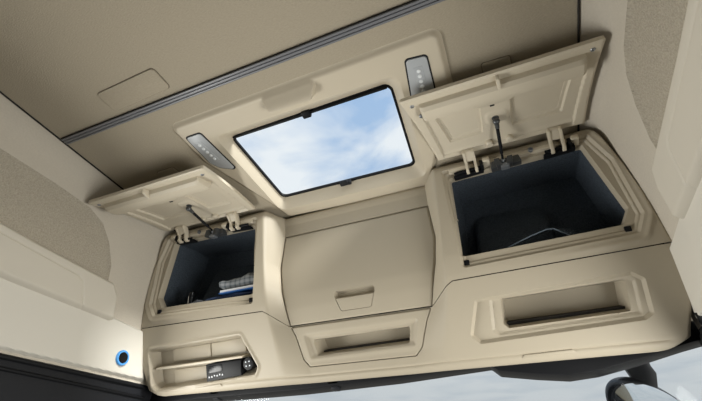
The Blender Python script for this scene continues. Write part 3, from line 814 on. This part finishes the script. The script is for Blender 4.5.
def rg_depth(U, Q):
    a = np.maximum(-wl_sd(U, Q), 0); b2 = np.maximum(gl_sd(U, Q), 0)
    t = np.where(a > 0, a / (a + b2 + 1e-6), 0)
    D = GZ * (ss(t) * 0.4 + t * 0.6)
    D = D + 0.015 * (1 - ss(-rg_sd(U, Q) / 0.022)) ** 2
    D = D + 0.006 * ss(-wl_sd(U, Q) / 0.01 + 3.2) * 0
    tb2 = tab_sd(U, Q)
    D = D - 0.034 * ss(-tb2 / 0.010) * ss((Q - 0.548) / 0.05)
    return D


sr = T('sunroof', (0.03, 0.85, 0.985), 'tilted glass sunroof in a rounded beige surround set in the roof', 'sunroof')
(v, mi) = relief((-0.41, 0.49), (0.52, 1.14), 0.003, lambda U, Q, D: (U, Q, 0.985 + D), rg_depth, lambda U, Q: np.maximum(rg_sd(U, Q), -gl_sd(U, Q)), snaps=(wl_sd, gl_sd), skirt=0.012)
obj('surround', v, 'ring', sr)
zf = lambda u, y, d: (u, y, d)
SEALI = inset(GLp, 0.0058)
def ring2(pi, ri, po, ro, z0, z1):
    a = routline(pi, ri, 6); b2 = routline(po, ro, 6); k = len(a); V = []; F = []
    for o2, z in ((a, z0), (b2, z0), (b2, z1), (a, z1)):
        for p, q in o2: V.append((p, q, z))
    for i in range(4):
        for j in range(k): F.append((i * k + j, i * k + (j + 1) % k, ((i + 1) % 4) * k + (j + 1) % k, ((i + 1) % 4) * k + j))
    return V, F
obj('seal', ring2(SEALI, 0.020, inset(GLp, -0.010), 0.032, 1.0275, 1.036), 'black', sr, label='black rubber seal')
obj('pane', plate(inset(GLp, -0.006), 0.028, zf, 1.038, 1.034, 0.0005), 'glass', sr, smooth=False, label='clear glass pane')
obj('blind_slot', box(-0.255, 0.288, 0.677, 0.684, 1.018, 1.029, 0.002), 'black', sr, label='black roller blind slot')
obj('catch', box(0.008, 0.036, 0.668, 0.692, 1.012, 1.029, 0.003), 'black', sr, label='small black catch')
obj('catch', join(box(-0.012, 0.032, 1.010, 1.026, 1.012, 1.030, 0.003), box(-0.004, 0.022, 1.000, 1.014, 1.010, 1.018, 0.002)), 'charcoal', sr, label='small dark grey catch')

# two lamps in the surround
def lamp(poly, leds, label):
    c = np.mean(np.array(poly), 0)
    t2 = T('reading_lamp', (c[0], c[1], 0.983), label, 'lamp', 'lamps in the sunroof surround')
    dn = lambda u, y, d: (u, y, 0.985 - d)
    obj('bezel', plate(inset(poly, -0.004), 0.012, dn, -0.006, 0.002, 0.0015), 'charcoal', t2)
    obj('lamp_body', plate(poly, 0.010, dn, 0.0, 0.0045, 0.002), 'lamp', t2)
    (x0, y0), (x1, y1) = leds
    obj('lens_strip', prism([(x0 - 0.013, y0 - 0.012), (x0 + 0.013, y0 - 0.012), (x1 + 0.013, y1 + 0.012), (x1 - 0.013, y1 + 0.012)], dn, 0.002, 0.0055, 0.001), 'lamp', t2)
    for i in range(5):
        k = i / 4
        obj('led', lathe((x0 + (x1 - x0) * k, y0 + (y1 - y0) * k, 0.9795), (0, 0, -1), [(0.006, -0.002), (0.006, 0.001), (0.004, 0.003), (0, 0.0034)], 14), 'led', t2, label='clear lamp lens')
    return t2
lamp([(-0.372, 0.600), (-0.316, 0.600), (-0.302, 0.782), (-0.352, 0.752), (-0.370, 0.720)], ((-0.348, 0.640), (-0.340, 0.708)), 'silver lamp with five clear dots, at the left end of the sunroof surround')
lamp([(0.369, 0.594), (0.423, 0.600), (0.417, 0.728), (0.349, 0.726)], ((0.393, 0.635), (0.388, 0.702)), 'silver lamp with five clear dots, beside the raised right locker lid')

# ------------------------------------------------------------------ roof fittings
rl = T('curtain_rail', (0, 0.47, 0.994), 'grey double-groove curtain rail running right across the roof lining', 'rail')
obj('channel', box(-0.782, 0.788, 0.4555, 0.4830, 0.9925, 1.0, 0.0015), 'dark', rl, label='dark channel')
for y0, y1 in ((0.4570, 0.4640), (0.4655, 0.4735), (0.4750, 0.4810)):
    obj('rail_strip', box(-0.778, 0.788, y0, y1, 0.988, 0.998, 0.0012), 'rail', rl)
dn = lambda u, y, d: (u, y, 1.0 - d)
def cover(poly, r, label, group=None):
    c = np.mean(np.array(poly), 0)
    t2 = T('cover_plate', (c[0], c[1], 0.997), label, 'cover', group)
    obj('plate', plate(poly, r, dn, 0.0, 0.005, 0.002), 'headliner', t2)
    obj('joint', plate(inset(poly, -0.0014), r, dn, -0.002, 0.0010, 0.0003), 'joint', t2, label='darker joint line')
cover([(-0.521, 0.370), (-0.297, 0.364), (-0.294, 0.434), (-0.518, 0.440)], 0.012, 'wide rectangular fabric cover beside the grey rail on the roof lining')
cover([(0.552, 0.688), (0.626, 0.690), (0.628, 0.735), (0.554, 0.735)], 0.008, 'small square cover on the roof behind the raised right lid', 'small square roof covers')
cover([(-0.600, 0.703), (-0.524, 0.702), (-0.518, 0.745), (-0.596, 0.746)], 0.008, 'small square cover on the roof behind the raised left lid', 'small square roof covers')

# ------------------------------------------------------------------ windscreen, its dark header, mirror, pillar
ws = T('window_3', (0, 1.45, -0.3), 'windscreen below the shelf, showing a pale cloudy sky', 'window', kind='structure')
obj('pane', prism([(1.350, 0.45), (1.356, 0.45), (1.62, -0.42), (1.614, -0.42)], lambda y, z, e2: (e2, y, z), -0.95, 0.99), 'glass', ws, smooth=False)
hd = [(-0.95, 0.372), (-0.75, 0.3815), (-0.25, 0.3825), (0.10, 0.3925), (0.382, 0.4095), (0.405, 0.388), (0.50, 0.372), (0.585, 0.361), (0.66, 0.367), (0.765, 0.388), (0.87, 0.413), (0.93, 0.425), (0.93, 0.47), (-0.95, 0.47)]
he = T('windscreen_header', (0, 1.3, 0.38), 'black trim strip along the top of the windscreen, under the shelf', 'trim strip')
obj('strip', prism(hd, lambda u, z, e2: (u, e2, z), 1.278, 1.345, 0.003), 'black', he)
for u in (-0.60, -0.12):
    obj('fastener', join(box(u - 0.02, u + 0.02, 1.278, 1.30, 0.390, 0.420, 0.003), box(u - 0.012, u + 0.012, 1.29, 1.32, 0.378, 0.40, 0.003)), 'charcoal', he)

mr = T('front_mirror', (0.74, 1.42, 0.33), 'black-backed mirror on a curved arm outside the windscreen at lower right', 'mirror')
YM = 1.52; KM = YM / 1.42
mxz = lambda u, z: (0.5 + (u - 0.5) * KM, z * KM)
V = []; F = []
arm = [((0.735, 0.475), (0.805, 0.475)), ((0.738, 0.44), (0.804, 0.44)), ((0.742, 0.405), (0.806, 0.412)), ((0.748, 0.385), (0.812, 0.390)), ((0.752, 0.366), (0.806, 0.366)), ((0.757, 0.335), (0.797, 0.335))]
for (a, b2) in arm:
    a = mxz(*a); b2 = mxz(*b2); mx = (a[0] + b2[0]) / 2
    for x, yo in ((a[0], 0), (mx, -0.014), (b2[0], 0), (b2[0], 0.02), (a[0], 0.02)): V.append((x, YM + yo, (a[1] + b2[1]) / 2))
for i in range(len(arm) - 1):
    for j in range(5): F.append((i * 5 + j, i * 5 + (j + 1) % 5, (i + 1) * 5 + (j + 1) % 5, (i + 1) * 5 + j))
F.append((0, 1, 2, 3, 4)); F.append(tuple(range((len(arm) - 1) * 5, len(arm) * 5)))
obj('arm', (V, F), 'black', mr, ang=50)
mc = mxz(0.771, 0.277); C0 = Vector((mc[0], YM, mc[1]))
nm = Vector((0.50, -0.85, -0.12)).normalized()
e1 = Vector((0.925, 0, -0.38)); e1 = e1 + Vector((0, -(e1.dot(nm)) / nm.y, 0)); e2 = nm.cross(e1).normalized()
if e2.z < 0: e2 = -e2
L1 = 0.108 * KM; L2 = 0.078 * KM; e1 = e1.copy()
def dish(prof, ns=48):
    V = []; F = []
    for r, h, up in prof:
        for j in range(ns):
            an = 2 * math.pi * j / ns
            V.append(tuple(C0 + e1 * (L1 * r * math.cos(an)) + e2 * (L2 * r * math.sin(an)) + nm * h + Vector((0, 0, up))))
    for i in range(len(prof) - 1):
        for j in range(ns): F.append((i * ns + j, i * ns + (j + 1) % ns, (i + 1) * ns + (j + 1) % ns, (i + 1) * ns + j))
    F.append(tuple(range(ns))); F.append(tuple(range((len(prof) - 1) * ns, len(prof) * ns)))
    return V, F
obj('shell', dish([(0.96, 0.004, 0), (1.0, 0.006, 0), (1.03, 0.0, 0.003), (1.02, -0.010, 0.012), (0.95, -0.020, 0.024), (0.8, -0.028, 0.030), (0.3, -0.034, 0.030)]), 'blackgloss', mr)
obj('mirror_glass', dish([(0.965, 0.003, 0), (0.96, 0.0075, 0), (0.75, 0.011, 0), (0.5, 0.0135, 0), (0.25, 0.0148, 0), (0.01, 0.0152, 0)]), 'mirror', mr, label='convex mirror glass')

pr = T('pillar_trim', (0.96, 1.32, 0.2), 'beige windscreen pillar trim at the lower right corner below the shelf end', 'pillar trim')
obj('trim_body', prism([(0.872, 0.520), (0.886, 0.460), (0.914, 0.412), (0.96, 0.365), (1.00, 0.345), (1.06, 0.33), (1.06, 0.54)], lambda u, z, e3: (u, e3, z), 1.285, 1.312, 0.006), 'beige', pr)
gh = T('grab_handle', (0.915, 1.22, 0.40), 'black rounded end of a grab handle at the right edge under the shelf', 'grab handle')
obj('grip', tube([(0.906, 1.19, 0.462), (0.918, 1.20, 0.440), (0.922, 1.19, 0.39), (0.93, 1.17, 0.33)], [0.016, 0.023, 0.021, 0.02], 20), 'black', gh)
